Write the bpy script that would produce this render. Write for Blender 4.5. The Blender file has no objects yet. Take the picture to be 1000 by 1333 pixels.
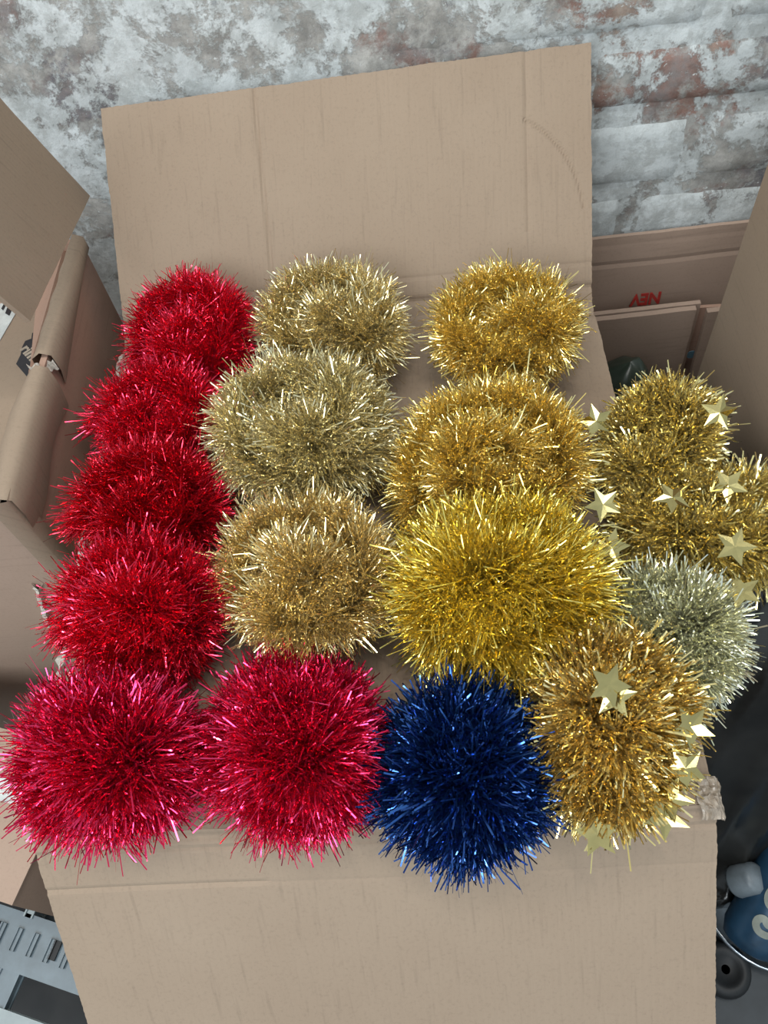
import bpy, bmesh, math, random
import numpy as np
from mathutils import Vector, Matrix, noise

scene = bpy.context.scene
col = scene.collection
rng = np.random.default_rng(7)
random.seed(7)

# ---------------------------------------------------------------- camera
cam_d = bpy.data.cameras.new('camera')
cam = bpy.data.objects.new('camera', cam_d)
col.objects.link(cam)
CR = Vector((0.99469339, -0.02424845, -0.0999854))
CU = Vector((0.07443075, 0.84053542, 0.53661931))
CF = Vector((-0.07102908, 0.54121366, -0.83787985))
m = Matrix((CR, CU, -CF)).transposed().to_4x4()
m.translation = Vector((0.05705, -0.50667, 0.90346))
cam.matrix_world = m
cam_d.sensor_fit = 'VERTICAL'
cam_d.sensor_height = 24.0
cam_d.lens = 1050.0 / 1333.0 * 24.0
cam_d.clip_start = 0.01
scene.camera = cam

# ---------------------------------------------------------------- world and lights
world = bpy.data.worlds.new('world')
scene.world = world
world.use_nodes = True
bg = world.node_tree.nodes['Background']
bg.inputs[0].default_value = (0.80, 0.92, 1.0, 1)
bg.inputs[1].default_value = 0.60

def area(name, loc, target, size, energy, color, size_y=None):
    d = bpy.data.lights.new(name, 'AREA')
    d.energy = energy; d.size = size; d.color = color
    if size_y:
        d.shape = 'RECTANGLE'; d.size_y = size_y
    o = bpy.data.objects.new(name, d)
    o.location = loc
    o.rotation_euler = (Vector(target) - Vector(loc)).to_track_quat('-Z', 'Y').to_euler()
    col.objects.link(o)
    return o

area('window_daylight', (-0.50, -1.60, 1.65), (0.1, -0.1, 0.45), 1.1, 20, (0.90, 0.96, 1.0), 0.8)
area('added_glint_light', (-0.95, -0.35, 2.05), (0.0, -0.2, 0.4), 0.14, 9, (1.0, 0.97, 0.92), 1.3)  # added light for foil glints, set left to brighten the right carton
area('added_glint_light', (0.45, -0.55, 2.25), (0.0, -0.2, 0.4), 0.14, 8, (1.0, 0.97, 0.92), 1.3)  # second added light, long so that more foil strips glint
area('ceiling_lamp', (0.12, -0.30, 2.30), (0.05, -0.2, 0.4), 0.06, 4, (1.0, 0.96, 0.90))

scene.view_settings.view_transform = 'Standard'
scene.view_settings.look = 'None'
scene.view_settings.exposure = 0.2
scene.view_settings.gamma = 1.0
scene.view_settings.use_curve_mapping = False

# ---------------------------------------------------------------- helpers
ZT = 0.42      # height of the main box's top

def empty(name, loc):
    o = bpy.data.objects.new(name, None)
    o.location = loc
    o.empty_display_size = 0.02
    col.objects.link(o)
    return o

def tag(o, label, cat, group=None, kind=None):
    o['label'] = label
    o['category'] = cat
    if group: o['group'] = group
    if kind: o['kind'] = kind
    return o

def wire(o, parent):
    if parent is not None:
        o.parent = parent
        o.matrix_parent_inverse = Matrix.Translation(-Vector(parent.location)) if parent.type == 'EMPTY' else Matrix.Identity(4)

def mesh_obj(name, verts, faces, mat, parent=None, smooth=False, uvs=None):
    me = bpy.data.meshes.new(name)
    me.from_pydata([tuple(v) for v in verts], [], faces)
    if uvs is not None:
        lay = me.uv_layers.new(name='UVMap')
        for l in me.loops:
            lay.data[l.index].uv = uvs[l.vertex_index]
    if smooth:
        me.polygons.foreach_set('use_smooth', [True] * len(me.polygons))
    me.update()
    o = bpy.data.objects.new(name, me)
    if mat: me.materials.append(mat)
    col.objects.link(o)
    wire(o, parent)
    return o

def box(name, lo, hi, mat, parent=None, bevel=0.0, rot=None, pivot=None):
    bm = bmesh.new()
    bmesh.ops.create_cube(bm, size=1)
    lo, hi = Vector(lo), Vector(hi)
    for v in bm.verts:
        v.co = Vector([(lo[i] + hi[i]) / 2 + v.co[i] * (hi[i] - lo[i]) for i in range(3)])
    if bevel:
        bmesh.ops.bevel(bm, geom=bm.edges[:], offset=bevel, segments=2, affect='EDGES')
    if rot is not None:
        bmesh.ops.rotate(bm, cent=Vector(pivot), matrix=Matrix.Rotation(rot, 3, 'Z'), verts=bm.verts[:])
    me = bpy.data.meshes.new(name); bm.to_mesh(me); bm.free()
    o = bpy.data.objects.new(name, me)
    if mat: me.materials.append(mat)
    col.objects.link(o)
    wire(o, parent)
    return o

def panel(name, bl, br, tr, tl, mat, parent=None, thick=0.004, nu=24, nv=24, disp=None, rag=0.0, off=(0, 0)):
    """sheet of board: grid between four corners, with thickness behind, uv in metres"""
    bl, br, tr, tl = [Vector(p) for p in (bl, br, tr, tl)]
    n = ((br - bl).cross(tl - bl)).normalized()
    lu = (br - bl).length; lv = (tl - bl).length
    V, UV, Fc = [], [], []
    for side in (0, 1):
        for j in range(nv + 1):
            for i in range(nu + 1):
                u, v = i / nu, j / nv
                p = bl * (1 - u) * (1 - v) + br * u * (1 - v) + tr * u * v + tl * (1 - u) * v
                d = disp(u, v, u * lu, v * lv) if disp else 0.0
                if rag:
                    k = noise.noise(p * 60) * rag * .5 + noise.noise(p * 400) * rag * .35
                    if i == 0 or i == nu: p = p + (br - bl).normalized() * k
                    if j == 0 or j == nv: p = p + (tl - bl).normalized() * k
                V.append(p + n * (d - side * thick)); UV.append((u * lu + off[0], v * lv + off[1]))
    N = (nu + 1) * (nv + 1); w_ = nu + 1
    for j in range(nv):
        for i in range(nu):
            a = j * w_ + i
            Fc.append((a, a + 1, a + w_ + 1, a + w_))
            Fc.append((N + a, N + a + w_, N + a + w_ + 1, N + a + 1))
    for i in range(nu):
        Fc.append((i, N + i, N + i + 1, i + 1))
        a = nv * w_ + i
        Fc.append((a, a + 1, N + a + 1, N + a))
    for j in range(nv):
        a = j * w_
        Fc.append((a, a + w_, N + a + w_, N + a))
        a = j * w_ + nu
        Fc.append((a, N + a, N + a + w_, a + w_))
    return mesh_obj(name, V, Fc, mat, parent, False, UV)

def smooth(a, b, x):
    t = max(0, min(1, (x - a) / (b - a))); return t * t * (3 - 2 * t)

def groove(x, c, w, d):
    t = (x - c) / w
    return -d * math.exp(-t * t)

def lathe(name, prof, mat, parent=None, axis_m=None, seg=32, smooth=True):
    V, Fc = [], []
    for r_, z in prof:
        for k in range(seg):
            a = 2 * math.pi * k / seg
            v = Vector((r_ * math.cos(a), r_ * math.sin(a), z))
            V.append(axis_m @ v if axis_m is not None else v)
    for j in range(len(prof) - 1):
        for k in range(seg):
            a, b = j * seg + k, j * seg + (k + 1) % seg
            Fc.append((a, b, b + seg, a + seg))
    Fc.append(tuple(range(seg - 1, -1, -1)))
    Fc.append(tuple((len(prof) - 1) * seg + k for k in range(seg)))
    return mesh_obj(name, V, Fc, mat, parent, smooth)

def catmull(P, per=14):
    P = np.array(P); Q = np.vstack([2 * P[0] - P[1], P, 2 * P[-1] - P[-2]])
    out = []
    for i in range(1, len(Q) - 2):
        t = np.linspace(0, 1, per, endpoint=False)[:, None]
        a, b, c, d = Q[i - 1], Q[i], Q[i + 1], Q[i + 2]
        out.append(0.5 * (2 * b + (c - a) * t + (2 * a - 5 * b + 4 * c - d) * t ** 2 + (3 * b - a - 3 * c + d) * t ** 3))
    out.append(P[-1:])
    return np.vstack(out)

# ---------------------------------------------------------------- materials
def newmat(name):
    mt = bpy.data.materials.new(name)
    mt.use_nodes = True
    nt = mt.node_tree
    return mt, nt, nt.nodes['Principled BSDF']

def N(nt, typ, **kw):
    n = nt.nodes.new(typ)
    for k, v in kw.items():
        if k in n.inputs: n.inputs[k].default_value = v
        else: setattr(n, k, v)
    return n

def ramp(nt, stops):
    r_ = nt.nodes.new('ShaderNodeValToRGB')
    e = r_.color_ramp.elements
    while len(e) < len(stops): e.new(0.5)
    for el, (p, c) in zip(e, stops):
        el.position = p
        el.color = c if len(c) == 4 else (*c, 1)
    return r_

def mixc(nt, fac, a, b):
    mx = nt.nodes.new('ShaderNodeMix'); mx.data_type = 'RGBA'
    L = nt.links
    if isinstance(fac, (int, float)): mx.inputs[0].default_value = fac
    else: L.new(fac, mx.inputs[0])
    for s, x in ((6, a), (7, b)):
        if isinstance(x, tuple): mx.inputs[s].default_value = (*x, 1)
        else: L.new(x, mx.inputs[s])
    return mx.outputs[2]

def cardboard(name, base, dark, period=0.0042, bump=0.25, axis=0, spots=0.35):
    mt, nt, p = newmat(name)
    L = nt.links
    uv = N(nt, 'ShaderNodeUVMap')
    geo = N(nt, 'ShaderNodeNewGeometry')
    n1 = N(nt, 'ShaderNodeTexNoise', Scale=9.0, Detail=4.0, Roughness=0.6)
    L.new(geo.outputs['Position'], n1.inputs['Vector'])
    n2 = N(nt, 'ShaderNodeTexNoise', Scale=420.0, Detail=3.0, Roughness=0.7)
    L.new(geo.outputs['Position'], n2.inputs['Vector'])
    r1 = ramp(nt, [(0.32, dark), (0.68, base)])
    L.new(n1.outputs[0], r1.inputs[0])
    r2 = ramp(nt, [(0.30, tuple(c * 0.72 for c in base)), (0.48, base)])
    L.new(n2.outputs[0], r2.inputs[0])
    c1 = mixc(nt, spots, r1.outputs[0], r2.outputs[0])
    # fluting: thin straight lines along the sheet, uneven from flute to flute
    sep = N(nt, 'ShaderNodeSeparateXYZ'); L.new(uv.outputs[0], sep.inputs[0])
    mp = N(nt, 'ShaderNodeMapping'); L.new(uv.outputs[0], mp.inputs[0])
    sc = 1.0 / period
    mp.inputs['Scale'].default_value = (sc, sc * 0.07, 1) if axis == 0 else (sc * 0.07, sc, 1)
    n3 = N(nt, 'ShaderNodeTexNoise', Scale=1.0, Detail=2.0, Roughness=0.6)
    L.new(mp.outputs[0], n3.inputs['Vector'])
    r3 = ramp(nt, [(0.28, (0.80, 0.80, 0.80)), (0.42, (1, 1, 1))])
    L.new(n3.outputs[0], r3.inputs[0])
    mul = nt.nodes.new('ShaderNodeMix'); mul.data_type = 'RGBA'; mul.blend_type = 'MULTIPLY'
    mul.inputs[0].default_value = 0.5
    L.new(c1, mul.inputs[6]); L.new(r3.outputs[0], mul.inputs[7])
    L.new(mul.outputs[2], p.inputs['Base Color'])
    p.inputs['Roughness'].default_value = 0.82
    p.inputs['Specular IOR Level'].default_value = 0.25
    wv = N(nt, 'ShaderNodeMath', operation='MULTIPLY'); L.new(sep.outputs[axis], wv.inputs[0]); wv.inputs[1].default_value = 2 * math.pi / period
    sn = N(nt, 'ShaderNodeMath', operation='SINE'); L.new(wv.outputs[0], sn.inputs[0])
    ad = N(nt, 'ShaderNodeMath', operation='MULTIPLY_ADD'); L.new(n2.outputs[0], ad.inputs[0]); ad.inputs[1].default_value = 0.6; ms = N(nt, 'ShaderNodeMath', operation='MULTIPLY'); L.new(sn.outputs[0], ms.inputs[0]); ms.inputs[1].default_value = 0.25; L.new(ms.outputs[0], ad.inputs[2])
    ad2 = N(nt, 'ShaderNodeMath', operation='MULTIPLY_ADD'); L.new(n3.outputs[0], ad2.inputs[0]); ad2.inputs[1].default_value = 2.0; L.new(ad.outputs[0], ad2.inputs[2])
    bp = N(nt, 'ShaderNodeBump', Strength=bump, Distance=0.0004)
    L.new(ad2.outputs[0], bp.inputs['Height'])
    L.new(bp.outputs[0], p.inputs['Normal'])
    return mt

TAN = (0.310, 0.236, 0.172); TAN_D = (0.275, 0.204, 0.146)
M_card = cardboard('tan_cardboard', TAN, TAN_D)
M_card_h = cardboard('tan_cardboard_cross', TAN, TAN_D, axis=1, bump=0.06)
M_brown = cardboard('brown_cardboard', (0.40, 0.29, 0.225), (0.34, 0.245, 0.185), period=0.006, bump=0.06, axis=1)
M_red_brown = cardboard('worn_brown_cardboard', (0.42, 0.27, 0.20), (0.35, 0.22, 0.165), period=0.005, bump=0.06, axis=1)

def plain(name, color, rough=0.5, metal=0.0, spec=0.5, nscale=0, namp=0.3, trans=0.0, bump=0.0):
    mt, nt, p = newmat(name)
    L = nt.links
    p.inputs['Roughness'].default_value = rough
    p.inputs['Metallic'].default_value = metal
    p.inputs['Specular IOR Level'].default_value = spec
    p.inputs['Transmission Weight'].default_value = trans
    geo = N(nt, 'ShaderNodeNewGeometry')
    n1 = N(nt, 'ShaderNodeTexNoise', Scale=float(nscale or 60), Detail=4.0, Roughness=0.6)
    L.new(geo.outputs['Position'], n1.inputs['Vector'])
    r_ = ramp(nt, [(0.3, tuple(c * (1 - namp) for c in color)), (0.7, tuple(min(1, c * (1 + namp * .5)) for c in color))])
    L.new(n1.outputs[0], r_.inputs[0])
    L.new(r_.outputs[0], p.inputs['Base Color'])
    if bump:
        bp = N(nt, 'ShaderNodeBump', Strength=bump, Distance=0.002)
        L.new(n1.outputs[0], bp.inputs['Height']); L.new(bp.outputs[0], p.inputs['Normal'])
    return mt

M_torn = plain('torn_paper', (0.50, 0.46, 0.40), 0.9, nscale=300, namp=0.4, bump=0.4)
M_tape = plain('clear_tape', (0.36, 0.295, 0.23), 0.25, nscale=200, namp=0.3, bump=0.3)
M_black_print = plain('black_print', (0.022, 0.022, 0.026), 0.6)
M_red_print = plain('red_print', (0.50, 0.04, 0.03), 0.7, nscale=300)
M_pale_print = plain('pale_print', (0.42, 0.35, 0.27), 0.7)
M_label = plain('white_label', (0.62, 0.66, 0.64), 0.5)
M_blue_mark = plain('blue_sticker', (0.16, 0.30, 0.38), 0.5)
M_plastic = plain('grey_blue_plastic', (0.125, 0.165, 0.19), 0.35, nscale=40, namp=0.25)
M_plastic_edge = plain('pale_plastic', (0.24, 0.29, 0.30), 0.3, nscale=40, namp=0.2)
M_bag = plain('black_bin_bag', (0.018, 0.017, 0.015), 0.25, nscale=18, namp=0.7, spec=0.6)
M_green = plain('dark_green_plastic', (0.035, 0.050, 0.036), 0.35, nscale=20, namp=0.4)
M_rubber = plain('black_rubber', (0.010, 0.011, 0.012), 0.55)
M_steel = plain('brushed_steel', (0.55, 0.60, 0.64), 0.28, metal=1.0)
M_can = plain('blue_can', (0.020, 0.062, 0.115), 0.35, metal=0.2, nscale=25, namp=0.5)
M_cream = plain('cream_print', (0.24, 0.26, 0.22), 0.5)
M_floor = plain('dark_floor', (0.045, 0.052, 0.058), 0.55, nscale=14, namp=0.5, bump=0.3)
M_cap = plain('grey_cap', (0.17, 0.20, 0.22), 0.4)

def wall_material():
    mt, nt, p = newmat('flaking_whitewash')
    L = nt.links
    geo = N(nt, 'ShaderNodeNewGeometry')
    pos = geo.outputs['Position']
    def nz(scale, detail, rough, dist=0.0, off=0.0, stretch=None):
        mp = N(nt, 'ShaderNodeMapping'); L.new(pos, mp.inputs[0])
        mp.inputs['Location'].default_value = (off, off * .7, off * 1.3)
        if stretch: mp.inputs['Scale'].default_value = stretch
        n = N(nt, 'ShaderNodeTexNoise', Scale=scale, Detail=detail, Roughness=rough, Distortion=dist)
        L.new(mp.outputs[0], n.inputs['Vector'])
        return n.outputs[0]
    brick = ramp(nt, [(0.36, (0.16, 0.165, 0.20)), (0.47, (0.29, 0.26, 0.25)), (0.57, (0.33, 0.20, 0.165)), (0.68, (0.38, 0.31, 0.26))])
    L.new(nz(10, 6, 0.65, 0.1, 3.1), brick.inputs[0])
    grime = ramp(nt, [(0.32, (0.27, 0.265, 0.255)), (0.52, (0.43, 0.42, 0.395)), (0.68, (0.55, 0.535, 0.50))])
    L.new(nz(34, 9, 0.72, 0.1, 9.7), grime.inputs[0])
    paint = ramp(nt, [(0.30, (0.53, 0.565, 0.565)), (0.70, (0.73, 0.77, 0.77))])
    L.new(nz(18, 8, 0.66, 0.1, 5.3), paint.inputs[0])
    m1 = ramp(nt, [(0.42, (0, 0, 0)), (0.47, (1, 1, 1))]); L.new(nz(9, 13, 0.74, 0.1, 1.7), m1.inputs[0])
    m2 = ramp(nt, [(0.455, (0, 0, 0)), (0.495, (1, 1, 1))]); 
    oi = N(nt, 'ShaderNodeObjectInfo'); sx = N(nt, 'ShaderNodeSeparateXYZ'); L.new(pos, sx.inputs[0])
    mr = N(nt, 'ShaderNodeMapRange'); L.new(sx.outputs[0], mr.inputs[0]); mr.inputs[1].default_value = 0.0; mr.inputs[2].default_value = 0.22
    mr.inputs[3].default_value = 0.03; mr.inputs[4].default_value = 0.16
    sb = N(nt, 'ShaderNodeMath', operation='SUBTRACT'); L.new(oi.outputs['Random'], sb.inputs[0]); sb.inputs[1].default_value = 0.45
    ma = N(nt, 'ShaderNodeMath', operation='MULTIPLY_ADD'); L.new(sb.outputs[0], ma.inputs[0]); L.new(mr.outputs[0], ma.inputs[1]); L.new(nz(12, 15, 0.76, 0.15, 17.3), ma.inputs[2])
    L.new(ma.outputs[0], m2.inputs[0])
    c = mixc(nt, m1.outputs[0], brick.outputs[0], grime.outputs[0])
    c = mixc(nt, m2.outputs[0], c, paint.outputs[0])
    m3 = ramp(nt, [(0.64, (0, 0, 0)), (0.69, (1, 1, 1))]); L.new(nz(130, 5, 0.7, 0.1, 2.2), m3.inputs[0])
    c = mixc(nt, m3.outputs[0], c, (0.74, 0.78, 0.77))
    m4 = ramp(nt, [(0.60, (0, 0, 0)), (0.72, (1, 1, 1))]); L.new(nz(13, 12, 0.78, 0.1, 12.4), m4.inputs[0])
    c = mixc(nt, m4.outputs[0], c, (0.17, 0.19, 0.23))
    m5 = ramp(nt, [(0.44, (0.62, 0.61, 0.59)), (0.56, (1, 1, 1))]); L.new(nz(55, 12, 0.75, 0.1, 15.1), m5.inputs[0])
    mm = nt.nodes.new('ShaderNodeMix'); mm.data_type = 'RGBA'; mm.blend_type = 'MULTIPLY'; mm.inputs[0].default_value = 0.65
    L.new(c, mm.inputs[6]); L.new(m5.outputs[0], mm.inputs[7])
    L.new(mm.outputs[2], p.inputs['Base Color'])
    p.inputs['Roughness'].default_value = 0.85
    p.inputs['Specular IOR Level'].default_value = 0.3
    add = N(nt, 'ShaderNodeMath', operation='MULTIPLY_ADD')
    L.new(m2.outputs[0], add.inputs[0]); add.inputs[1].default_value = 0.6
    L.new(nz(70, 10, 0.72, 0.2, 4.4), add.inputs[2])
    bp = N(nt, 'ShaderNodeBump', Strength=0.55, Distance=0.0025)
    L.new(add.outputs[0], bp.inputs['Height']); L.new(bp.outputs[0], p.inputs['Normal'])
    return mt
M_wall = wall_material()

def foil(name, base, alt, rough=0.13):
    mt, nt, p = newmat(name)
    L = nt.links
    geo = N(nt, 'ShaderNodeNewGeometry')
    r_ = ramp(nt, [(0.0, base), (1.0, alt)])
    L.new(geo.outputs['Random Per Island'], r_.inputs[0])
    L.new(r_.outputs[0], p.inputs['Base Color'])
    p.inputs['Metallic'].default_value = 0.90
    p.inputs['Coat Weight'].default_value = 0.25
    p.inputs['Coat Roughness'].default_value = 0.10
    p.inputs['Roughness'].default_value = rough
    return mt

FOIL = {
    'scarlet': foil('scarlet_foil', (0.78, 0.016, 0.058), (0.92, 0.050, 0.115)),
    'darkred': foil('deep_red_foil', (0.66, 0.010, 0.036), (0.84, 0.034, 0.070)),
    'crimson': foil('crimson_foil', (0.74, 0.014, 0.080), (0.90, 0.050, 0.170)),
    'palegold': foil('pale_gold_foil', (0.74, 0.60, 0.28), (0.92, 0.83, 0.54)),
    'champagne': foil('champagne_foil', (0.76, 0.64, 0.34), (0.93, 0.86, 0.58)),
    'softgold': foil('soft_gold_foil', (0.80, 0.62, 0.27), (0.95, 0.82, 0.48)),
    'richgold': foil('rich_gold_foil', (0.86, 0.65, 0.19), (0.97, 0.82, 0.36)),
    'yellowgold': foil('yellow_gold_foil', (0.86, 0.66, 0.11), (0.97, 0.83, 0.26)),
    'blue': foil('midnight_blue_foil', (0.012, 0.038, 0.18), (0.045, 0.15, 0.46)),
    'stargold': foil('bright_gold_foil', (0.82, 0.66, 0.24), (0.95, 0.86, 0.48)),
    'silvergold': foil('silver_gold_foil', (0.78, 0.75, 0.50), (0.92, 0.92, 0.76)),
    'amber': foil('amber_gold_foil', (0.84, 0.61, 0.19), (0.95, 0.83, 0.44)),
}
M_star = plain('gold_star_foil', (0.56, 0.47, 0.20), 0.16, metal=1.0, nscale=80, namp=0.15)
M_cord = plain('twisted_cord', (0.12, 0.09, 0.05), 0.8)

# ---------------------------------------------------------------- setting
floor = box('floor', (-1.6, -1.6, -0.05), (1.6, 0.30, 0.0), M_floor)
floor['kind'] = 'structure'; floor['label'] = 'dark grey concrete floor'
YW = 0.150
wall = box('wall_back', (-1.5, YW + 0.004, 0.0), (1.5, 0.30, 1.6), M_wall)
wall['kind'] = 'structure'; wall['label'] = 'old brick wall with flaking white paint'
# bricks: courses stand proud of the mortar, worn and uneven
def brick(x0, x1, z0, z1, seed):
    nu, nv = 16, 7
    V, Fc = [], []
    for j in range(nv + 1):
        for i in range(nu + 1):
            u, v = i / nu, j / nv
            e = min(u * (x1 - x0), (1 - u) * (x1 - x0), v * (z1 - z0), (1 - v) * (z1 - z0))
            q = Vector((x0 + u * (x1 - x0), 0.0, z0 + v * (z1 - z0)))
            w1 = noise.noise(q * 40 + Vector((seed, 0, 0))); w2 = noise.noise(q * 110)
            prof = smooth(0, 0.012, e)
            dep = (0.0034 * prof + 0.0010 * w1 * prof) * (0.12 + 0.88 * smooth(0.0, 0.22, q.x)) + 0.0004 * w2
            jx = 0.0035 * noise.noise(q * 55 + Vector((0, 5, seed))) if i in (0, nu) else 0
            jz = 0.0035 * noise.noise(q * 55 + Vector((9, 5, seed))) if j in (0, nv) else 0
            V.append((q.x + jx, YW + 0.0045 - dep - (0.0 if e > 0 else -0.002), q.z + jz))
    w_ = nu + 1
    for j in range(nv):
        for i in range(nu):
            a = j * w_ + i
            Fc.append((a, a + 1, a + w_ + 1, a + w_))
    return mesh_obj('brick', V, Fc, M_wall, wall, True)
levels = [0.130, 0.199, 0.268, 0.337, 0.406, 0.482, 0.546, 0.609, 0.674, 0.740, 0.806]
joints = [0.20, 0.30, 0.21, 0.258, 0.306, 0.200, 0.300, 0.215, 0.310, 0.205]      # where each course has one upright joint
for course in range(len(levels) - 1):
    z0, z1 = levels[course] + 0.005, levels[course + 1] - 0.005
    x = joints[course] - 0.808 - 0.202
    while x < 0.60:
        w_ = 0.202
        brick(x + 0.005, x + w_ - 0.005, z0, z1, course * 7.1 + x)
        x += w_

# ---------------------------------------------------------------- main box carrying the tinsel
mb = empty('cardboard_box', (0, -0.2, 0))
tag(mb, 'large tan cardboard box carrying all the tinsel, back flap raised against the wall', 'box')
def d_top(u, v, a, b):
    p = Vector((a * 7, b * 7, 0.3))
    return 0.0018 * noise.noise(p) + groove(b, 0.185, 0.0015, 0.0016) + groove(b, 0.222, 0.0013, 0.0012) + groove(b, 0.398, 0.004, 0.003)
panel('top_panel', (-0.2, -0.405, ZT), (0.198, -0.405, ZT), (0.194, -0.004, ZT), (-0.205, 0.004, ZT), M_card, mb, 0.005, 40, 220, d_top, 0.0012)
def d_back(u, v, a, b):
    g = 0.0014 * noise.noise(Vector((a * 9, b * 9, 5)))
    g += groove(a, 0.128 + 0.006 * (1 - v) + .0, 0.0016, 0.0015) + groove(a, 0.348, 0.0022, 0.0011) * (1 if v > .3 else 0)
    g += groove(b, 0.012, 0.003, 0.0025) + groove(b, 0.030, 0.0018, 0.0006)
    r_ = math.hypot(a - 0.305, b - 0.06)
    if a > 0.345 and b > 0.07: g += groove(r_, 0.088, 0.0012, 0.0012)
    return g
panel('raised_flap', (-0.205, 0.004, ZT), (0.194, -0.004, ZT), (0.202, 0.1445, 0.5535), (-0.198, 0.1385, 0.5480), M_card, mb, 0.004, 240, 110, d_back, 0.0014)
def d_front(u, v, a, b):
    B = 0.40 - b
    g = 0.0016 * noise.noise(Vector((a * 6, b * 6, 11)))
    g += groove(B, 0.006, 0.003, 0.002) + groove(B, 0.0135, 0.0016, 0.0012) + groove(B, 0.040, 0.0016, 0.0011) * (1 if a < 0.14 else 0.25)
    return g
sl = 0.6763
def ff(x, l): return (x, -0.405 - l * math.sin(sl), ZT - l * math.cos(sl))
panel('front_flap', ff(-0.193, 0.40), ff(0.210, 0.40), ff(0.198, 0), ff(-0.2, 0), M_card, mb, 0.004, 60, 260, d_front, 0.0012)
panel('front_panel', (-0.198, -0.400, 0), (0.195, -0.400, 0), (0.195, -0.400, 0.414), (-0.198, -0.400, 0.414), M_card, mb, 0.004, 6, 6)
panel('side_panel', (0.195, -0.40, 0), (0.192, -0.006, 0), (0.192, -0.006, 0.414), (0.195, -0.40, 0.414), M_card, mb, 0.004, 6, 6)
panel('side_panel', (-0.201, 0.002, 0), (-0.198, -0.40, 0), (-0.198, -0.40, 0.414), (-0.201, 0.002, 0.414), M_card, mb, 0.004, 6, 6)
panel('back_panel', (0.192, -0.004, 0), (-0.201, 0.002, 0), (-0.201, 0.002, 0.414), (0.192, -0.004, 0.414), M_card, mb, 0.004, 6, 6)
# torn paper along the left edge of the top
def torn(name, p0, p1, n, wd, mat, parent, up=(0, 0, 1)):
    p0, p1, up = Vector(p0), Vector(p1), Vector(up)
    t = (p1 - p0); s = t.cross(up).normalized()
    V, Fc = [], []
    for i in range(n + 1):
        c = p0 + t * (i / n)
        a = wd * (0.35 + 0.65 * random.random()); b = wd * (0.35 + 0.65 * random.random())
        z = random.uniform(-0.0012, 0.0025)
        V += [c - s * a - up * 0.002, c - s * a * .5 + up * (0.0025 + z), c + s * b * .5 + up * (0.002 - z), c + s * b - up * 0.002]
    for i in range(n):
        for k in range(3):
            Fc.append((i * 4 + k, i * 4 + k + 1, i * 4 + 5 + k, i * 4 + 4 + k))
    return mesh_obj(name, V, Fc, mat, parent)
torn('torn_edge', (-0.204, -0.015, ZT), (-0.203, -0.13, ZT), 40, 0.006, M_torn, mb)
torn('torn_edge', (-0.204, -0.185, ZT), (-0.202, -0.315, ZT), 50, 0.007, M_torn, mb)
torn('torn_edge', (-0.2, -0.36, ZT), (-0.199, -0.405, ZT), 16, 0.003, M_torn, mb)
# scrunched parcel tape on the front right corner
V, Fc = [], []
for j in range(15):
    for i in range(13):
        u, v = i / 12, j / 14
        x = 0.188 + 0.0140 * u + 0.0012 * math.sin(v * 9)
        y = -0.390 - 0.022 * v
        z = ZT + 0.003 + 0.0035 * noise.noise(Vector((u * 7, v * 7, 2))) - (max(0, -0.405 - y)) * 0.9 - max(0, x - 0.199) * 1.6
        V.append((x, y, z))
for j in range(14):
    for i in range(12):
        a = j * 13 + i
        Fc.append((a, a + 1, a + 14, a + 13))
mesh_obj('parcel_tape', V, Fc, M_tape, mb)

# ---------------------------------------------------------------- open box on the left
lb = empty('cardboard_box', (-0.41, -0.07, 0))
tag(lb, 'worn brown open cardboard box left of the red tinsel, torn folded rim', 'box')
panel('side_panel', (-0.23, -0.205, 0), (-0.23, 0.063, 0), (-0.23, 0.063, 0.482), (-0.23, -0.205, 0.482), M_red_brown, lb, 0.005, 12, 24,
      lambda u, v, a, b: 0.003 * math.sin(math.pi * u) * noise.noise(Vector((a * 8, b * 8, 1))))
panel('front_panel', (-0.60, -0.205, 0), (-0.23, -0.205, 0), (-0.23, -0.205, 0.482), (-0.60, -0.205, 0.482), M_brown, lb, 0.005, 16, 20,
      lambda u, v, a, b: 0.002 * math.sin(math.pi * u) * noise.noise(Vector((a * 8, b * 8, 4))))
panel('back_panel', (-0.23, 0.063, 0), (-0.60, 0.063, 0), (-0.60, 0.063, 0.482), (-0.23, 0.063, 0.482), M_red_brown, lb, 0.005, 4, 4)
panel('side_panel', (-0.60, 0.063, 0), (-0.60, -0.205, 0), (-0.60, -0.205, 0.482), (-0.60, 0.063, 0.482), M_red_brown, lb, 0.005, 4, 4)
def strip(name, secs, mat, parent):
    """loft through cross-sections"""
    V, Fc = [], []
    k = len(secs[0])
    for s in secs: V += s
    for i in range(len(secs) - 1):
        for j in range(k - 1):
            a = i * k + j
            Fc.append((a, a + 1, a + k + 1, a + k))
    return mesh_obj(name, V, Fc, mat, parent, True, [(v[1], v[0] + v[2]) for v in V])
def rim(y, w, drop):
    j = 0.0012 * noise.noise(Vector((y * 60, 0, 0)))
    return [(-0.236 - w + j, y, 0.470), (-0.236 - w * .8 + j, y, 0.482), (-0.234, y, 0.4875 + j), (-0.226, y, 0.484), (-0.2255, y, 0.474 - drop * .3), (-0.2290, y, 0.474 - drop)]
strip('rim_fold', [rim(-0.205 + 0.119 * i / 24, 0.004 + 0.010 * math.sin(math.pi * i / 26), 0.030 + 0.004 * math.sin(i * .3)) for i in range(25)], M_card, lb)
strip('rim_fold', [rim(-0.074 + 0.136 * i / 24, 0.003 + 0.004 * (1 - i / 24), 0.022 - 0.017 * i / 24) for i in range(25)], M_card, lb)
torn('torn_edge', (-0.240, -0.086, 0.483), (-0.226, -0.075, 0.475), 10, 0.005, M_torn, lb)
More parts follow.
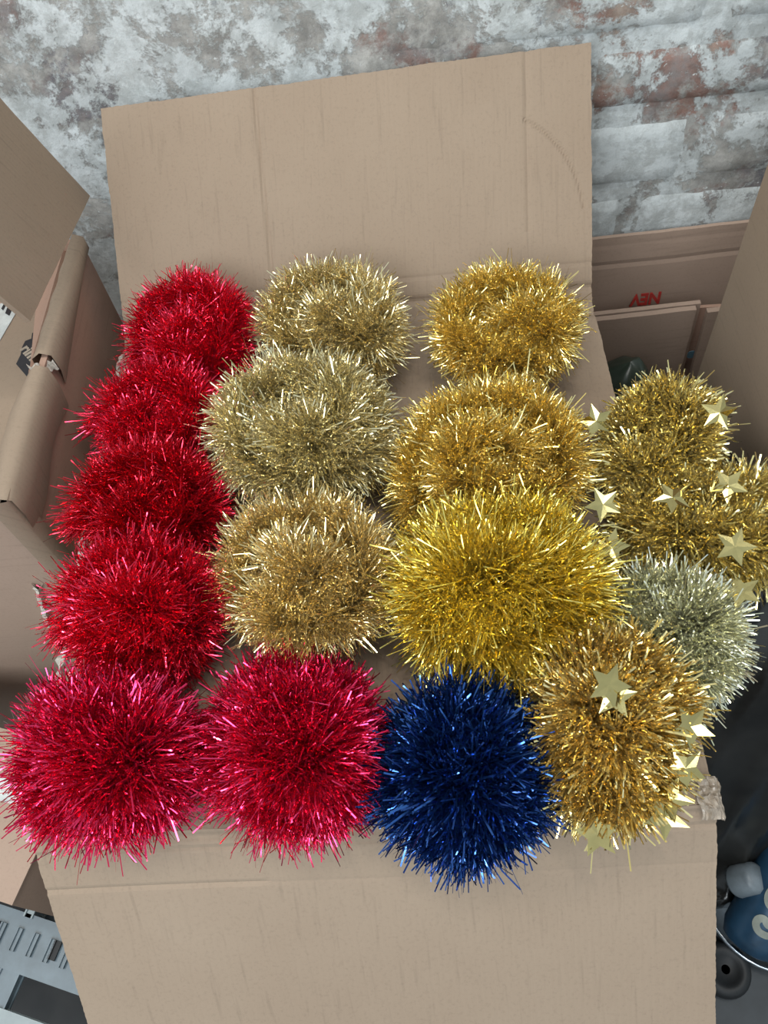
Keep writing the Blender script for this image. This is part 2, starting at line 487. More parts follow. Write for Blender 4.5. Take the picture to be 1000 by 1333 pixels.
torn('torn_edge', (-0.252, -0.170, 0.482), (-0.246, -0.205, 0.480), 14, 0.007, M_torn, lb)
panel('inner_flap', (-0.244, 0.058, 0.474), (-0.244, -0.080, 0.474), (-0.262, -0.080, 0.440), (-0.286, 0.058, 0.434), M_red_brown, lb, 0.003, 10, 6)
strip('corner_tape', [[(-0.2285, -0.192, 0.485 - .12 * t), (-0.228, -0.207, 0.486 - .12 * t), (-0.243, -0.2075, 0.484 - .12 * t)] for t in [i / 12 for i in range(13)]], M_card_h, lb)
torn('torn_edge', (-0.262, -0.2075, 0.372), (-0.285, -0.2075, 0.300), 24, 0.005, M_torn, lb, (0, -1, 0))
# tall flap leaning over the open box
A = Vector((-0.221, 0.098, 0.497)); B = Vector((-0.225, -0.074, 0.519))
up = Vector((-0.30, -0.06, 0.95)) * 0.20
panel('raised_flap', B, A, A + up, B + up, M_card, lb, 0.004, 20, 24, lambda u, v, a, b: 0.002 * noise.noise(Vector((a * 6, b * 6, 8))), 0.0008)

# printed carton inside the open box
pc = empty('printed_carton', (-0.42, -0.07, 0))
tag(pc, 'plain carton with a black bottle-shaped print lying inside the open left box', 'carton')
box('body', (-0.585, -0.195, 0.0), (-0.262, 0.050, 0.425), M_card_h, pc, 0.003)
def flat(name, pts, z, mat, parent, th=0.0006):
    n = len(pts)
    V = [(x, y, z) for x, y in pts] + [(x, y, z + th) for x, y in pts]
    Fc = [tuple(range(n, 2 * n)), tuple(range(n - 1, -1, -1))] + [(i, (i + 1) % n, n + (i + 1) % n, n + i) for i in range(n)]
    return mesh_obj(name, V, Fc, mat, parent)
flat('bottle_print', [(-0.2950, -0.0201), (-0.2774, -0.0413), (-0.2735, -0.0253), (-0.2779, -0.0115), (-0.2834, 0.0028), (-0.2831, 0.0129), (-0.2861, 0.0171), (-0.2886, 0.0155), (-0.2878, 0.0089), (-0.2929, 0.0067), (-0.2941, -0.0005), (-0.2933, -0.0096)], 0.4252, M_black_print, pc)
lbl = flat('white_label', [(-0.3552, 0.0770), (-0.3366, 0.0766), (-0.3207, 0.0563), (-0.3091, 0.0468), (-0.3168, 0.0106), (-0.3320, -0.0122)], 0.4252, M_label, pc)
for q in [[(-0.3348, 0.0616), (-0.3288, 0.0699), (-0.3260, 0.0644), (-0.3313, 0.0532)], [(-0.3248, 0.0503), (-0.3233, 0.0591), (-0.3213, 0.0568), (-0.3228, 0.0481)], [(-0.3196, 0.0438), (-0.3191, 0.0535), (-0.3144, 0.0490), (-0.3152, 0.0403)]]:
    flat('label_bar', q, 0.4259, M_black_print, lbl)


def text_mesh(name, s, size, mat, parent, M4, bold=0.0, extrude=0.0004):
    cu = bpy.data.curves.new(name + '_curve', 'FONT')
    cu.body = s; cu.size = size; cu.extrude = extrude; cu.align_x = 'CENTER'; cu.align_y = 'CENTER'; cu.offset = bold
    o = bpy.data.objects.new(name + '_tmp', cu)
    col.objects.link(o)
    dg = bpy.context.evaluated_depsgraph_get()
    me = bpy.data.meshes.new_from_object(o.evaluated_get(dg))
    me.name = name
    bpy.data.objects.remove(o); bpy.data.curves.remove(cu)
    me.transform(M4)
    me.materials.clear(); me.materials.append(mat)
    r_ = bpy.data.objects.new(name, me)
    col.objects.link(r_)
    wire(r_, parent)
    return r_
def frame(o, xa, ya):
    xa = Vector(xa).normalized(); za = xa.cross(Vector(ya)).normalized(); ya = za.cross(xa)
    mm = Matrix((xa, ya, za)).transposed().to_4x4(); mm.translation = Vector(o)
    return mm
text_mesh('pale_lettering', 'rime', 0.0145, M_pale_print, pc, frame((-0.2832, -0.0112, 0.4262), (0.649, -0.761, 0), (0.761, 0.649, 0)), 0.0003)

# ---------------------------------------------------------------- carton against the wall, right: upside-down lettering
nc = empty('cardboard_carton', (0.31, 0.11, 0))
tag(nc, 'brown carton against the wall with upside-down red lettering on its raised flap', 'carton')
def d_new(u, v, a, b):
    return 0.0012 * noise.noise(Vector((a * 12, b * 12, 3))) + groove(b, 0.252, 0.0016, 0.0009) + groove(b, 0.277, 0.002, 0.0004)
panel('raised_flap', (0.175, 0.134, 0.08), (0.44, 0.134, 0.08), (0.44, 0.137, 0.371), (0.175, 0.137, 0.365), M_brown, nc, 0.004, 30, 60, d_new, 0.001)
text_mesh('red_lettering', 'NEV', 0.0205, M_red_print, nc, frame((0.2865, 0.1315, 0.2885), (-1, 0, -0.02), (0, 0, -1)) @ Matrix.Diagonal((0.80, 1.05, 1, 1)), 0.0007)
panel('front_panel', (0.190, 0.080, 0), (0.329, 0.078, 0), (0.3195, 0.078, 0.319), (0.190, 0.080, 0.313), M_brown, nc, 0.006, 10, 20, None, 0.0012)
panel('inner_ply', (0.190, 0.088, 0), (0.334, 0.086, 0), (0.3255, 0.086, 0.319), (0.190, 0.088, 0.313), M_brown, nc, 0.005, 10, 20, None, 0.0012)
panel('front_panel', (0.343, 0.078, 0), (0.45, 0.078, 0), (0.45, 0.078, 0.321), (0.331, 0.078, 0.314), M_brown, nc, 0.006, 10, 20, None, 0.001)
panel('corner_panel', (0.325, 0.100, 0), (0.36, 0.098, 0), (0.36, 0.098, 0.30), (0.32, 0.100, 0.30), M_red_brown, nc, 0.004, 4, 8)
ax = frame((0.3365, 0.0960, 0.236), (1, 0, 0), (0, 0, 1))
lathe('blue_sticker', [(0.0055, 0), (0.0055, 0.0006)], M_blue_mark, nc, ax, 20, False)

# ---------------------------------------------------------------- tall carton on the right
rc = empty('cardboard_carton', (0.45, -0.11, 0))
tag(rc, 'tall tan carton at the right edge behind the starry gold tinsel', 'carton')
panel('side_panel', (0.293, -0.022, 0), (0.293, -0.205, 0), (0.293, -0.205, 0.62), (0.293, -0.022, 0.62), M_card_h, rc, 0.005, 12, 24,
      lambda u, v, a, b: 0.003 * math.sin(math.pi * u) * noise.noise(Vector((a * 6, b * 6, 21))))
panel('back_panel', (0.60, -0.022, 0), (0.293, -0.022, 0), (0.293, -0.022, 0.62), (0.60, -0.022, 0.62), M_card, rc, 0.005, 6, 6)
panel('front_panel', (0.293, -0.205, 0), (0.60, -0.205, 0), (0.60, -0.205, 0.62), (0.293, -0.205, 0.62), M_card, rc, 0.005, 6, 6)
panel('side_panel', (0.60, -0.205, 0), (0.60, -0.022, 0), (0.60, -0.022, 0.62), (0.60, -0.205, 0.62), M_card, rc, 0.005, 6, 6)

# ---------------------------------------------------------------- black bin bag beside the box
V, Fc = [], []
ns, ntt = 60, 110
for j in range(ntt + 1):
    y = -0.030 - 0.385 * j / ntt
    xm = 0.287 + 0.20 * smooth(-0.212, -0.25, y)
    for i in range(ns + 1):
        s = i / ns
        x = 0.204 + s * (xm - 0.204)
        z = 0.325 + 0.068 * smooth(-0.03, -0.16, y)
        z -= 0.36 * smooth(-0.255 - 0.03 * s, -0.415, y)
        z -= 0.05 * smooth(.3, 0.42, x)
        f = noise.noise(Vector((x * 30 - y * 9, y * 5 + x * 4, 1.3)))
        g = 1 - abs(noise.noise(Vector((x * 52 - y * 20, y * 12, 5.3))))
        z += 0.018 * f + 0.016 * (g ** 3 - .5) + 0.004 * noise.noise(Vector((x * 90, y * 60, 7)))
        z = min(z, 0.402)
        if i in (0, ns) or j in (0, ntt): z = 0.0
        V.append((x + (0.004 * f if 0 < i < ns else 0), y, max(z, 0.0)))
for j in range(ntt):
    for i in range(ns):
        a = j * (ns + 1) + i
        Fc.append((a, a + ns + 1, a + ns + 2, a + 1))
bag = mesh_obj('bin_bag', V, Fc, M_bag, None, True)
tag(bag, 'creased black plastic bin bag slumped beside the right of the tinsel box', 'bag')

# dark green sack sticking up behind the gold star tinsel
V, Fc = [], []
nu_, nv_ = 28, 16
for j in range(nv_ + 1):
    ph = math.pi * j / nv_
    for i in range(nu_):
        th = 2 * math.pi * i / nu_
        d = Vector((math.sin(ph) * math.cos(th), math.sin(ph) * math.sin(th), math.cos(ph)))
        k = 1 + 0.06 * noise.noise(d * 3 + Vector((4, 1, 0)))
        V.append((0.246 + 0.046 * d.x * k, 0.022 + 0.050 * d.y * k, 0.155 + 0.160 * d.z * k))
for j in range(nv_):
    for i in range(nu_):
        Fc.append((j * nu_ + i, (j + 1) * nu_ + i, (j + 1) * nu_ + (i + 1) % nu_, j * nu_ + (i + 1) % nu_))
sack = mesh_obj('plastic_sack', V, Fc, M_green, None, True)
tag(sack, 'dark green plastic sack wedged behind the topmost star tinsel', 'sack')

# ---------------------------------------------------------------- bits on the floor, right
pan = lathe('metal_pan', [(0.0, 0.001), (0.060, 0.001), (0.066, 0.010), (0.068, 0.030), (0.066, 0.030), (0.062, 0.008), (0.0, 0.006)], M_steel, None, Matrix.Translation((0.345, -0.405, 0)), 40)
tag(pan, 'shiny steel dish under the blue can on the floor', 'dish')
can = empty('drink_can', (0.300, -0.452, 0.035))
tag(can, 'blue can with cream lettering lying tilted at the lower right edge', 'can')
cax = (Vector((0.352, -0.380, 0.088)) - Vector((0.300, -0.452, 0.038))).normalized()
cy = cax.cross(Vector((1, 0, 0))).normalized(); cx = cy.cross(cax)
cm = Matrix((cx, cy, cax)).transposed().to_4x4(); cm.translation = Vector((0.306, -0.449, 0.034))
lathe('body', [(0.018, 0.0), (0.023, 0.003), (0.0270, 0.014), (0.0270, 0.105), (0.026, 0.118), (0.024, 0.122), (0.0, 0.121)], M_can, can, cm, 40)
def on_can(name, pts, mat, w):
    """raised print: a ribbon laid round the can along (angle, height) points"""
    V, Fc = [], []
    n = len(pts)
    for i, (a, h) in enumerate(pts):
        a0, h0 = pts[max(0, i - 1)]; a1, h1 = pts[min(n - 1, i + 1)]
        t = Vector(((a1 - a0) * 0.0305, h1 - h0)); t.normalize()
        for s in (-1, 1):
            aa = a - s * t.y * w / 0.0275; hh = h + s * t.x * w
            V.append(cm @ Vector((0.0275 * math.cos(aa), 0.0275 * math.sin(aa), hh)))
    for i in range(n - 1): Fc.append((2 * i, 2 * i + 1, 2 * i + 3, 2 * i + 2))
    return mesh_obj(name, V, Fc, mat, can)
D_ = math.radians
loops = [[(268, .028), (258, .026), (245, .026), (236, .030), (236, .035), (244, .038), (254, .035), (268, .037)],
         [(256, .040), (250, .047), (246, .052)],
         [(262, .051), (250, .050), (238, .052), (232, .058), (234, .065), (243, .069), (256, .067), (266, .066)],
         [(240, .076), (246, .074), (254, .076)]]
for lp in loops:
    pp_ = [(D_(a), h) for a, h in lp]
    fine = catmull([(a, h, 0) for a, h in pp_], 6) if len(pp_) > 2 else pp_
    on_can('cream_lettering', [(q[0], q[1]) for q in fine], M_cream, 0.0032)
capo = lathe('plastic_cap', [(0.014, 0.0), (0.015, 0.003), (0.0135, 0.022), (0.010, 0.026), (0.0, 0.027)], M_cap, None,
             Matrix.Translation((0.304, -0.398, 0.062)) @ Matrix.Rotation(0.5, 4, 'Y'), 28)
tag(capo, 'small pale grey plastic pot beside the blue can', 'cap')  # a loose plastic cap, tilted next to the can
wh = empty('rubber_disc', (0.288, -0.466, 0))
tag(wh, 'black rubber disc on the floor below the blue can', 'disc')
lathe('tyre', [(0.012, 0.0), (0.021, 0.002), (0.024, 0.009), (0.021, 0.017), (0.014, 0.018), (0.012, 0.014)], M_rubber, wh, Matrix.Translation((0.288, -0.466, 0.002)), 32)
lathe('hub', [(0.011, 0.0), (0.011, 0.010), (0.004, 0.012)], M_bag, wh, Matrix.Translation((0.288, -0.466, 0.004)), 24)

# ---------------------------------------------------------------- low carton and plastic crate, left
lc = empty('cardboard_carton', (-0.42, -0.35, 0.1535))
tag(lc, 'low brown carton on the plastic crate under the front left crimson ball', 'carton')
cr = empty('plastic_crate', (-0.33, -0.45, 0))
tag(cr, 'grey-blue plastic crate with open slots in the lower left corner', 'crate')
E1 = Vector((0.956, -0.292, 0)); E2 = Vector((-0.292, -0.956, 0)); O = Vector((-0.362, -0.404, 0))
def cbar(name, a0, a1, b0, b1, z0, z1, mat=M_plastic, par=None):
    bm = bmesh.new(); bmesh.ops.create_cube(bm, size=1)
    for v in bm.verts:
        a = a0 if v.co.x < 0 else a1; b = b0 if v.co.y < 0 else b1; z = z0 if v.co.z < 0 else z1
        v.co = O + E1 * a + E2 * b + Vector((0, 0, z))
    bmesh.ops.bevel(bm, geom=bm.edges[:], offset=0.0015, segments=2, affect='EDGES')
    bmesh.ops.recalc_face_normals(bm, faces=bm.faces[:])
    me = bpy.data.meshes.new(name); bm.to_mesh(me); bm.free()
    me.materials.append(mat)
    o = bpy.data.objects.new(name, me); col.objects.link(o); wire(o, par or cr)
    return o
cbar('body', -0.20, 0.075, -0.125, -0.008, 0.1535, 0.262, M_brown, lc)
cbar('label_strip', -0.20, 0.074, -0.088, -0.074, 0.2615, 0.2632, M_label, lc)
cbar('rim_band', -0.10, 0.125, 0.000, 0.041, 0.142, 0.150)
for k in range(12): cbar('rib', -0.085 + k * 0.0165, -0.0825 + k * 0.0165, 0.012, 0.027, 0.1495, 0.1512)
for a in (0.006, 0.068): cbar('slot', a, a + 0.004, 0.012, 0.024, 0.1495, 0.1512, M_rubber)
cbar('post', 0.030, 0.046, 0.041, 0.078, 0.140, 0.148)
cbar('post', -0.06, -0.042, 0.041, 0.078, 0.140, 0.148)
cbar('bottom_rail', -0.10, 0.11, 0.070, 0.077, 0.140, 0.150, M_plastic_edge)
cbar('bottom_rail', -0.10, 0.11, 0.081, 0.086, 0.132, 0.142, M_plastic_edge)
cbar('side_rail', 0.030, 0.036, -0.115, 0.0, 0.13, 0.150, M_plastic_edge)
cbar('back_rail', -0.10, 0.125, -0.120, -0.112, 0.13, 0.150)
cbar('side_rail', 0.062, 0.068, -0.040, 0.0, 0.13, 0.146, M_plastic_edge)
cbar('side_rail', 0.036, 0.062, -0.045, 0.0, 0.115, 0.125)
cbar('base_plate', -0.10, 0.125, -0.12, 0.10, 0.0, 0.008, M_rubber)
for a in (-0.10, 0.117):
    for b in (-0.12, 0.088): cbar('leg', a, a + 0.008, b, b + 0.008, 0.006, 0.143)

# ---------------------------------------------------------------- tinsel
TINSEL = [
    ('crimson_back', 'scarlet', 0.0264, 19350, 0.00058, [(-0.166, -0.042, 0.450), (-0.161, -0.021, 0.454), (-0.146, -0.007, 0.460), (-0.123, -0.008, 0.464), (-0.103, -0.031, 0.462), (-0.106, -0.061, 0.456), (-0.128, -0.073, 0.454), (-0.142, -0.055, 0.460), (-0.130, -0.042, 0.466)]),
    ('red2', 'scarlet', 0.0256, 18275, 0.00058, [(-0.185, -0.110, 0.448), (-0.169, -0.098, 0.454), (-0.145, -0.092, 0.458), (-0.122, -0.110, 0.458), (-0.121, -0.136, 0.454), (-0.145, -0.144, 0.454), (-0.170, -0.133, 0.450), (-0.154, -0.125, 0.462)]),
    ('red3', 'darkred', 0.028, 20425, 0.00058, [(-0.182, -0.197, 0.450), (-0.170, -0.181, 0.456), (-0.146, -0.177, 0.462), (-0.121, -0.185, 0.460), (-0.113, -0.209, 0.456), (-0.129, -0.222, 0.456), (-0.157, -0.218, 0.454), (-0.141, -0.206, 0.466)]),
    ('red4', 'scarlet', 0.0288, 22575, 0.00064, [(-0.177, -0.275, 0.450), (-0.169, -0.260, 0.456), (-0.146, -0.253, 0.462), (-0.120, -0.261, 0.462), (-0.106, -0.280, 0.458), (-0.114, -0.299, 0.456), (-0.141, -0.303, 0.456), (-0.161, -0.290, 0.454), (-0.144, -0.281, 0.468), (-0.121, -0.286, 0.470)]),
    ('crim5', 'crimson', 0.0304, 30100, 0.00074, [(-0.115, -0.377, 0.452), (-0.126, -0.389, 0.452), (-0.146, -0.392, 0.452), (-0.166, -0.384, 0.452), (-0.177, -0.368, 0.452), (-0.174, -0.352, 0.452), (-0.157, -0.344, 0.452), (-0.135, -0.347, 0.452), (-0.118, -0.361, 0.452), (-0.115, -0.377, 0.452), (-0.121, -0.376, 0.472), (-0.131, -0.384, 0.472), (-0.147, -0.379, 0.472), (-0.153, -0.366, 0.472), (-0.143, -0.358, 0.472), (-0.126, -0.363, 0.472), (-0.121, -0.376, 0.472), (-0.131, -0.384, 0.472)]),
    ('crim6', 'crimson', 0.0296, 30100, 0.00074, [(-0.016, -0.390, 0.452), (-0.033, -0.397, 0.452), (-0.052, -0.391, 0.452), (-0.065, -0.375, 0.452), (-0.064, -0.355, 0.452), (-0.050, -0.341, 0.452), (-0.029, -0.341, 0.452), (-0.012, -0.354, 0.452), (-0.007, -0.374, 0.452), (-0.016, -0.390, 0.452), (-0.023, -0.382, 0.472), (-0.036, -0.384, 0.472), (-0.046, -0.374, 0.472), (-0.042, -0.360, 0.472), (-0.029, -0.357, 0.472), (-0.019, -0.368, 0.472), (-0.023, -0.382, 0.472), (-0.036, -0.384, 0.472)]),
    ('gold1', 'palegold', 0.0256, 21500, 0.00058, [(0.009, -0.078, 0.448), (0.012, -0.059, 0.456), (-0.012, -0.072, 0.458), (-0.039, -0.065, 0.459), (-0.055, -0.043, 0.461), (-0.050, -0.018, 0.463), (-0.025, -0.008, 0.465), (0.004, -0.020, 0.466), (0.019, -0.047, 0.468), (0.013, -0.073, 0.470), (-0.022, -0.055, 0.475), (-0.001, -0.052, 0.475)]),
    ('gold2', 'champagne', 0.0296, 27950, 0.00069, [(-0.012, -0.115, 0.456), (0.004, -0.141, 0.458), (0.000, -0.167, 0.460), (-0.021, -0.182, 0.461), (-0.049, -0.182, 0.463), (-0.072, -0.165, 0.465), (-0.079, -0.141, 0.467), (-0.066, -0.121, 0.468), (-0.038, -0.116, 0.470), (-0.009, -0.129, 0.472), (-0.009, -0.151, 0.475), (-0.030, -0.172, 0.475), (-0.049, -0.157, 0.475)]),
    ('gold3', 'softgold', 0.0272, 25800, 0.00058, [(-0.053, -0.285, 0.456), (-0.068, -0.267, 0.457), (-0.066, -0.244, 0.459), (-0.048, -0.230, 0.460), (-0.022, -0.232, 0.461), (-0.001, -0.248, 0.463), (0.005, -0.271, 0.464), (-0.006, -0.290, 0.465), (-0.027, -0.298, 0.467), (-0.050, -0.291, 0.468), (-0.014, -0.269, 0.472), (-0.030, -0.277, 0.474), (-0.042, -0.260, 0.474)]),
    ('gold4', 'richgold', 0.0251, 22575, 0.00058, [(0.147, -0.074, 0.456), (0.128, -0.094, 0.458), (0.102, -0.096, 0.460), (0.083, -0.078, 0.461), (0.083, -0.051, 0.463), (0.102, -0.033, 0.465), (0.128, -0.035, 0.467), (0.146, -0.058, 0.468), (0.144, -0.088, 0.470), (0.132, -0.073, 0.474), (0.111, -0.082, 0.468)]),
    ('gold5', 'richgold', 0.0272, 27950, 0.00064, [(0.044, -0.209, 0.450), (0.047, -0.184, 0.454), (0.061, -0.160, 0.460), (0.088, -0.150, 0.466), (0.122, -0.159, 0.466), (0.136, -0.185, 0.462), (0.123, -0.211, 0.460), (0.093, -0.215, 0.462), (0.071, -0.205, 0.468), (0.078, -0.180, 0.472), (0.105, -0.190, 0.472)]),
    ('gold6', 'yellowgold', 0.0368, 30100, 0.00074, [(0.051, -0.265, 0.456), (0.067, -0.256, 0.462), (0.091, -0.256, 0.466), (0.116, -0.266, 0.464), (0.122, -0.290, 0.462), (0.104, -0.304, 0.462), (0.077, -0.307, 0.462), (0.054, -0.297, 0.460), (0.065, -0.287, 0.478), (0.087, -0.287, 0.482), (0.110, -0.291, 0.476)]),
    ('blue', 'blue', 0.0289, 25800, 0.00095, [(0.055, -0.416, 0.442), (0.067, -0.408, 0.452), (0.049, -0.408, 0.452), (0.035, -0.398, 0.452), (0.032, -0.382, 0.452), (0.042, -0.368, 0.452), (0.060, -0.363, 0.452), (0.077, -0.369, 0.452), (0.085, -0.384, 0.452), (0.081, -0.399, 0.452), (0.067, -0.408, 0.452), (0.062, -0.399, 0.468), (0.050, -0.396, 0.468), (0.046, -0.385, 0.468), (0.055, -0.375, 0.468), (0.067, -0.378, 0.468), (0.070, -0.390, 0.468), (0.062, -0.399, 0.468), (0.050, -0.396, 0.468)]),
    ('star1', 'stargold', 0.0272, 13975, 0.00106, [(0.187, -0.180, 0.444), (0.196, -0.162, 0.450), (0.211, -0.153, 0.458), (0.224, -0.164, 0.458), (0.219, -0.185, 0.452), (0.197, -0.197, 0.448), (0.187, -0.195, 0.450)]),
    ('star2', 'stargold', 0.0288, 19350, 0.00106, [(0.187, -0.240, 0.434), (0.197, -0.222, 0.440), (0.219, -0.216, 0.442), (0.236, -0.229, 0.440), (0.259, -0.220, 0.438), (0.273, -0.235, 0.436), (0.256, -0.253, 0.434), (0.227, -0.248, 0.440), (0.205, -0.243, 0.444)]),
    ('silver3', 'silvergold', 0.0272, 18275, 0.0009, [(0.211, -0.303, 0.434), (0.207, -0.321, 0.436), (0.192, -0.333, 0.438), (0.174, -0.333, 0.439), (0.164, -0.321, 0.441), (0.167, -0.304, 0.443), (0.181, -0.293, 0.444), (0.198, -0.295, 0.446), (0.206, -0.309, 0.448), (0.179, -0.316, 0.452)]),
    ('star4', 'amber', 0.0296, 23650, 0.00106, [(0.122, -0.341, 0.450), (0.132, -0.338, 0.458), (0.149, -0.338, 0.460), (0.160, -0.346, 0.458), (0.159, -0.365, 0.456), (0.150, -0.385, 0.454), (0.138, -0.398, 0.450), (0.125, -0.397, 0.450), (0.122, -0.378, 0.456), (0.131, -0.361, 0.468), (0.143, -0.365, 0.472), (0.137, -0.383, 0.468)]),
]
STARS = {
    'star1': [(0.162, -0.175, 0.480), (0.234, -0.188, 0.495), (0.159, -0.230, 0.465), (0.160, -0.258, 0.460)],
    'star2': [(0.181, -0.221, 0.450), (0.236, -0.226, 0.470), (0.225, -0.275, 0.480), (0.227, -0.297, 0.465), (0.199, -0.235, 0.475)],
    'star4': [(0.134, -0.364, 0.508), (0.178, -0.377, 0.475), (0.172, -0.397, 0.470), (0.162, -0.410, 0.465), (0.124, -0.425, 0.460), (0.159, -0.418, 0.460), (0.137, -0.367, 0.500)],
}

LABELS = {
    'crimson_back': ('scarlet tinsel coil furthest back in the red column, beside the torn box rim', 'red tinsel coils'),
    'red2': ('scarlet tinsel bundle second from the wall in the red column', 'red tinsel coils'),
    'red3': ('deep dark red tinsel bundle in the middle of the left red column', 'red tinsel coils'),
    'red4': ('bright scarlet tinsel coil directly behind the large crimson ball at lower left', 'red tinsel coils'),
    'crim5': ('large crimson tinsel ball at the front left corner of the box', 'red tinsel coils'),
    'crim6': ('crimson tinsel ball at the front between the other crimson ball and the blue one', 'red tinsel coils'),
    'gold1': ('pale gold tinsel coil furthest back in the second column, beside the red one', 'gold tinsel coils'),
    'gold2': ('greyish champagne tinsel coil, silvery strands, middle of the second column', 'gold tinsel coils'),
    'gold3': ('soft gold tinsel coil directly behind the front middle crimson ball', 'gold tinsel coils'),
    'gold4': ('rich gold ring of tinsel furthest back right, against the raised cardboard flap', 'gold tinsel coils'),
    'gold5': ('loosely looped rich gold tinsel between the gold ring and the yellow long-stranded bundle', 'gold tinsel coils'),
    'gold6': ('yellow gold tinsel with the longest strands, directly behind the blue ball', 'gold tinsel coils'),
    'blue': ('midnight blue tinsel ball at the front, the only blue one', 'blue tinsel'),
    'star1': ('gold tinsel with foil stars furthest back in the right column', 'star tinsel garlands'),
    'star2': ('gold star tinsel stretching out of the frame at the right edge', 'star tinsel garlands'),
    'silver3': ('silvery pale gold tinsel coil hanging over the right edge of the box', 'gold tinsel coils'),
    'star4': ('amber gold tinsel with foil stars at the front right beside the blue ball', 'star tinsel garlands'),
}
def strands(name, path, pile, count, width, zmin, mat, parent):
    """thousands of narrow foil strips standing out all round a twisted cord"""
    seg = np.linalg.norm(np.diff(path, axis=0), axis=1)
    cum = np.concatenate([[0], np.cumsum(seg)]); tot = cum[-1]
    s = rng.uniform(-0.001, tot + 0.001, count)
    idx = np.clip(np.searchsorted(cum, s) - 1, 0, len(seg) - 1)
    f = np.clip((s - cum[idx]) / seg[idx], 0, 1)[:, None]
    base = path[idx] * (1 - f) + path[idx + 1] * f
    T = (path[idx + 1] - path[idx]) / seg[idx][:, None]
    ref = np.tile(np.array([0.0, 0.0, 1.0]), (count, 1))
    A = np.cross(T, ref); A /= np.linalg.norm(A, axis=1)[:, None] + 1e-9
    B = np.cross(A, T)
    th = rng.uniform(0, 2 * np.pi, count)
    # clumps: neighbouring strips lean the same way
    lean = 0.62 * np.sin(s * 130 + 2.2 * np.sin(th * 2 + s * 40)) + 0.30 * rng.standard_normal(count)
    end = np.where(s < 0.008, -1.0, np.where(s > tot - 0.008, 1.0, 0.0)) * rng.uniform(0, 2.0, count)
    d = A * np.cos(th)[:, None] + B * np.sin(th)[:, None] + T * (lean + end)[:, None]
    d /= np.linalg.norm(d, axis=1)[:, None]
    Ln = pile * (0.80 + 0.20 * rng.random(count)) * np.where(rng.random(count) < 0.01, 1.12, 1.0) * (1 + 0.13 * np.sin(s * 95 + th * 2) * np.sin(s * 37 - th))
    bend = rng.standard_normal((count, 3)) * 0.17
    bend[:, 2] -= 0.07
    side = np.cross(d, rng.standard_normal((count, 3)))
    side /= np.linalg.norm(side, axis=1)[:, None] + 1e-9
    w = width * (0.75 + 0.5 * rng.random(count))
    side2 = side + np.cross(d, side) * (rng.standard_normal(count) * 0.5)[:, None]
    side2 /= np.linalg.norm(side2, axis=1)[:, None]
    rows = []
    for t, sd, ww in ((0.04, side, 0.8), (0.42, side, 1.0), (0.74, (side + side2) / 2, 1.0), (1.0, side2, 0.9)):
        c = base + d * (Ln * t)[:, None] + bend * (Ln * t * t)[:, None] + rng.standard_normal((count, 3)) * (Ln * t * 0.06)[:, None]
        low = c[:, 2] < zmin
        c[low, 2] = zmin + rng.random(low.sum()) * 0.004
        rows.append(c - sd * (w * ww * .5)[:, None]); rows.append(c + sd * (w * ww * .5)[:, None])
    V = np.stack(rows, 1).reshape(-1, 3)                     # 8 verts per strip
    o = np.arange(count)[:, None] * 8
    q = np.array([[0, 1, 3, 2], [2, 3, 5, 4], [4, 5, 7, 6]])
    Fc = (o[:, :, None] + q[None]).reshape(-1)
    nf = count * 3
    me = bpy.data.meshes.new(name)
    me.vertices.add(len(V)); me.vertices.foreach_set('co', V.astype(np.float32).ravel())
    me.loops.add(nf * 4); me.loops.foreach_set('vertex_index', Fc.astype(np.int32))
    me.polygons.add(nf); me.polygons.foreach_set('loop_start', np.arange(0, nf * 4, 4, dtype=np.int32))
    me.update(calc_edges=True); me.validate()
    me.materials.append(mat)
    ob = bpy.data.objects.new(name, me); col.objects.link(ob); wire(ob, parent)
    ob['kind'] = 'stuff'
    return ob

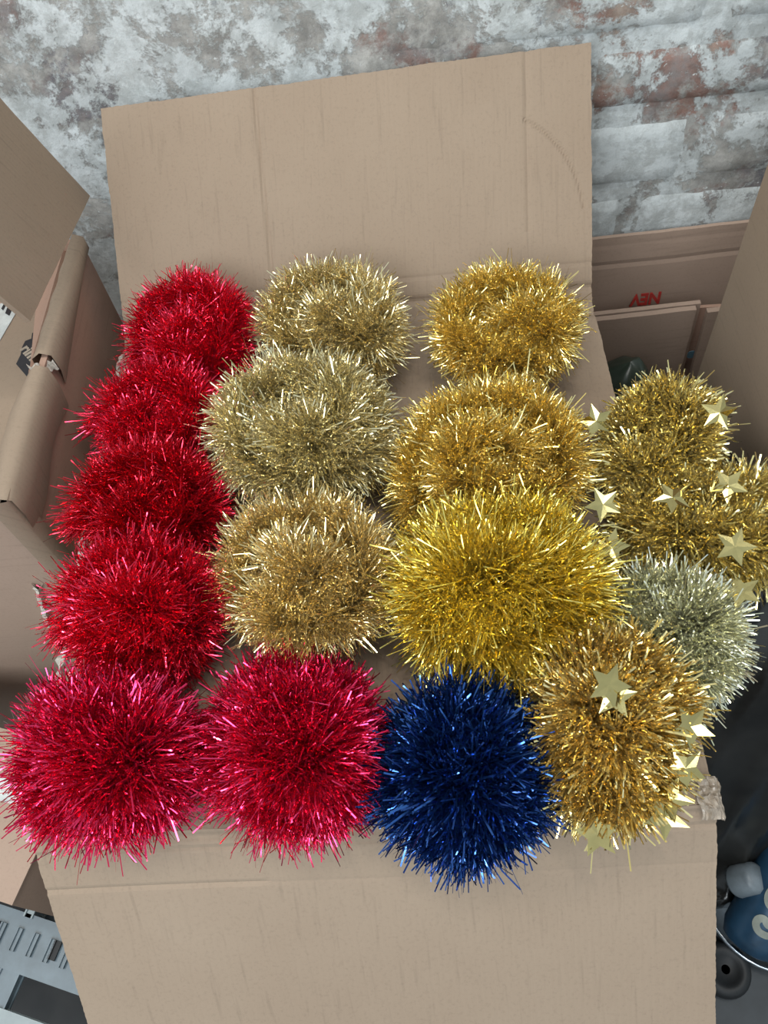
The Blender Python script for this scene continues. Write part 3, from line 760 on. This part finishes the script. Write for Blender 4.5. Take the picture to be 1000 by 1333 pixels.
def cord(path, parent):
    V, Fc = [], []
    k = 5
    for i, p in enumerate(path):
        t = path[min(i + 1, len(path) - 1)] - path[max(i - 1, 0)]
        t = Vector(t).normalized(); a = t.cross(Vector((0, 0, 1))).normalized(); b = a.cross(t)
        for j in range(k):
            an = 2 * math.pi * j / k + i * .5
            V.append(Vector(p) + (a * math.cos(an) + b * math.sin(an)) * 0.0014)
    for i in range(len(path) - 1):
        for j in range(k):
            Fc.append((i * k + j, i * k + (j + 1) % k, (i + 1) * k + (j + 1) % k, (i + 1) * k + j))
    return mesh_obj('cord', V, Fc, M_cord, parent)

def star(loc, R_, normal, spin, fold, parent):
    nrm = Vector(normal).normalized()
    a = nrm.cross(Vector((0.3, 1, 0.1))).normalized(); b = nrm.cross(a)
    V = [Vector(loc), Vector(loc) - nrm * 0.0005]
    for lay in (0, 1):
        for k in range(10):
            r_ = R_ if k % 2 == 0 else R_ * 0.46
            an = spin + k * math.pi / 5
            x, y = r_ * math.cos(an), r_ * math.sin(an)
            V.append(Vector(loc) + a * x + b * y + nrm * (fold * x * x / R_ + (0.0003 if k % 2 else 0)) - nrm * 0.0005 * lay)
    Fc = []
    for k in range(10):
        Fc.append((0, 2 + k, 2 + (k + 1) % 10)); Fc.append((1, 12 + (k + 1) % 10, 12 + k))
        Fc.append((2 + k, 12 + k, 12 + (k + 1) % 10, 2 + (k + 1) % 10))
    return mesh_obj('star', V, Fc, M_star, parent)

for key, colour, pile, count, width, pts in TINSEL:
    path = catmull(pts)
    c = path.mean(0)
    zmin = ZT + 0.003
    if key in ('star2', 'silver3'): zmin = 0.398
    root = empty('tinsel_garland', (float(c[0]), float(c[1]), zmin))
    lab, grp = LABELS[key]
    tag(root, lab, 'tinsel', grp)
    cord(path, root)
    strands('foil_strands', path, pile, count, width, zmin, FOIL[colour], root)
    for i, p in enumerate(STARS.get(key, [])):
        v = (cam.matrix_world.translation - Vector(p)).normalized()
        nrm = v + Vector((random.uniform(-.5, .5), random.uniform(-.5, .5), random.uniform(-.2, .5)))
        star(p, 0.0120, nrm, random.uniform(0, 6), random.uniform(-.4, .4), root)
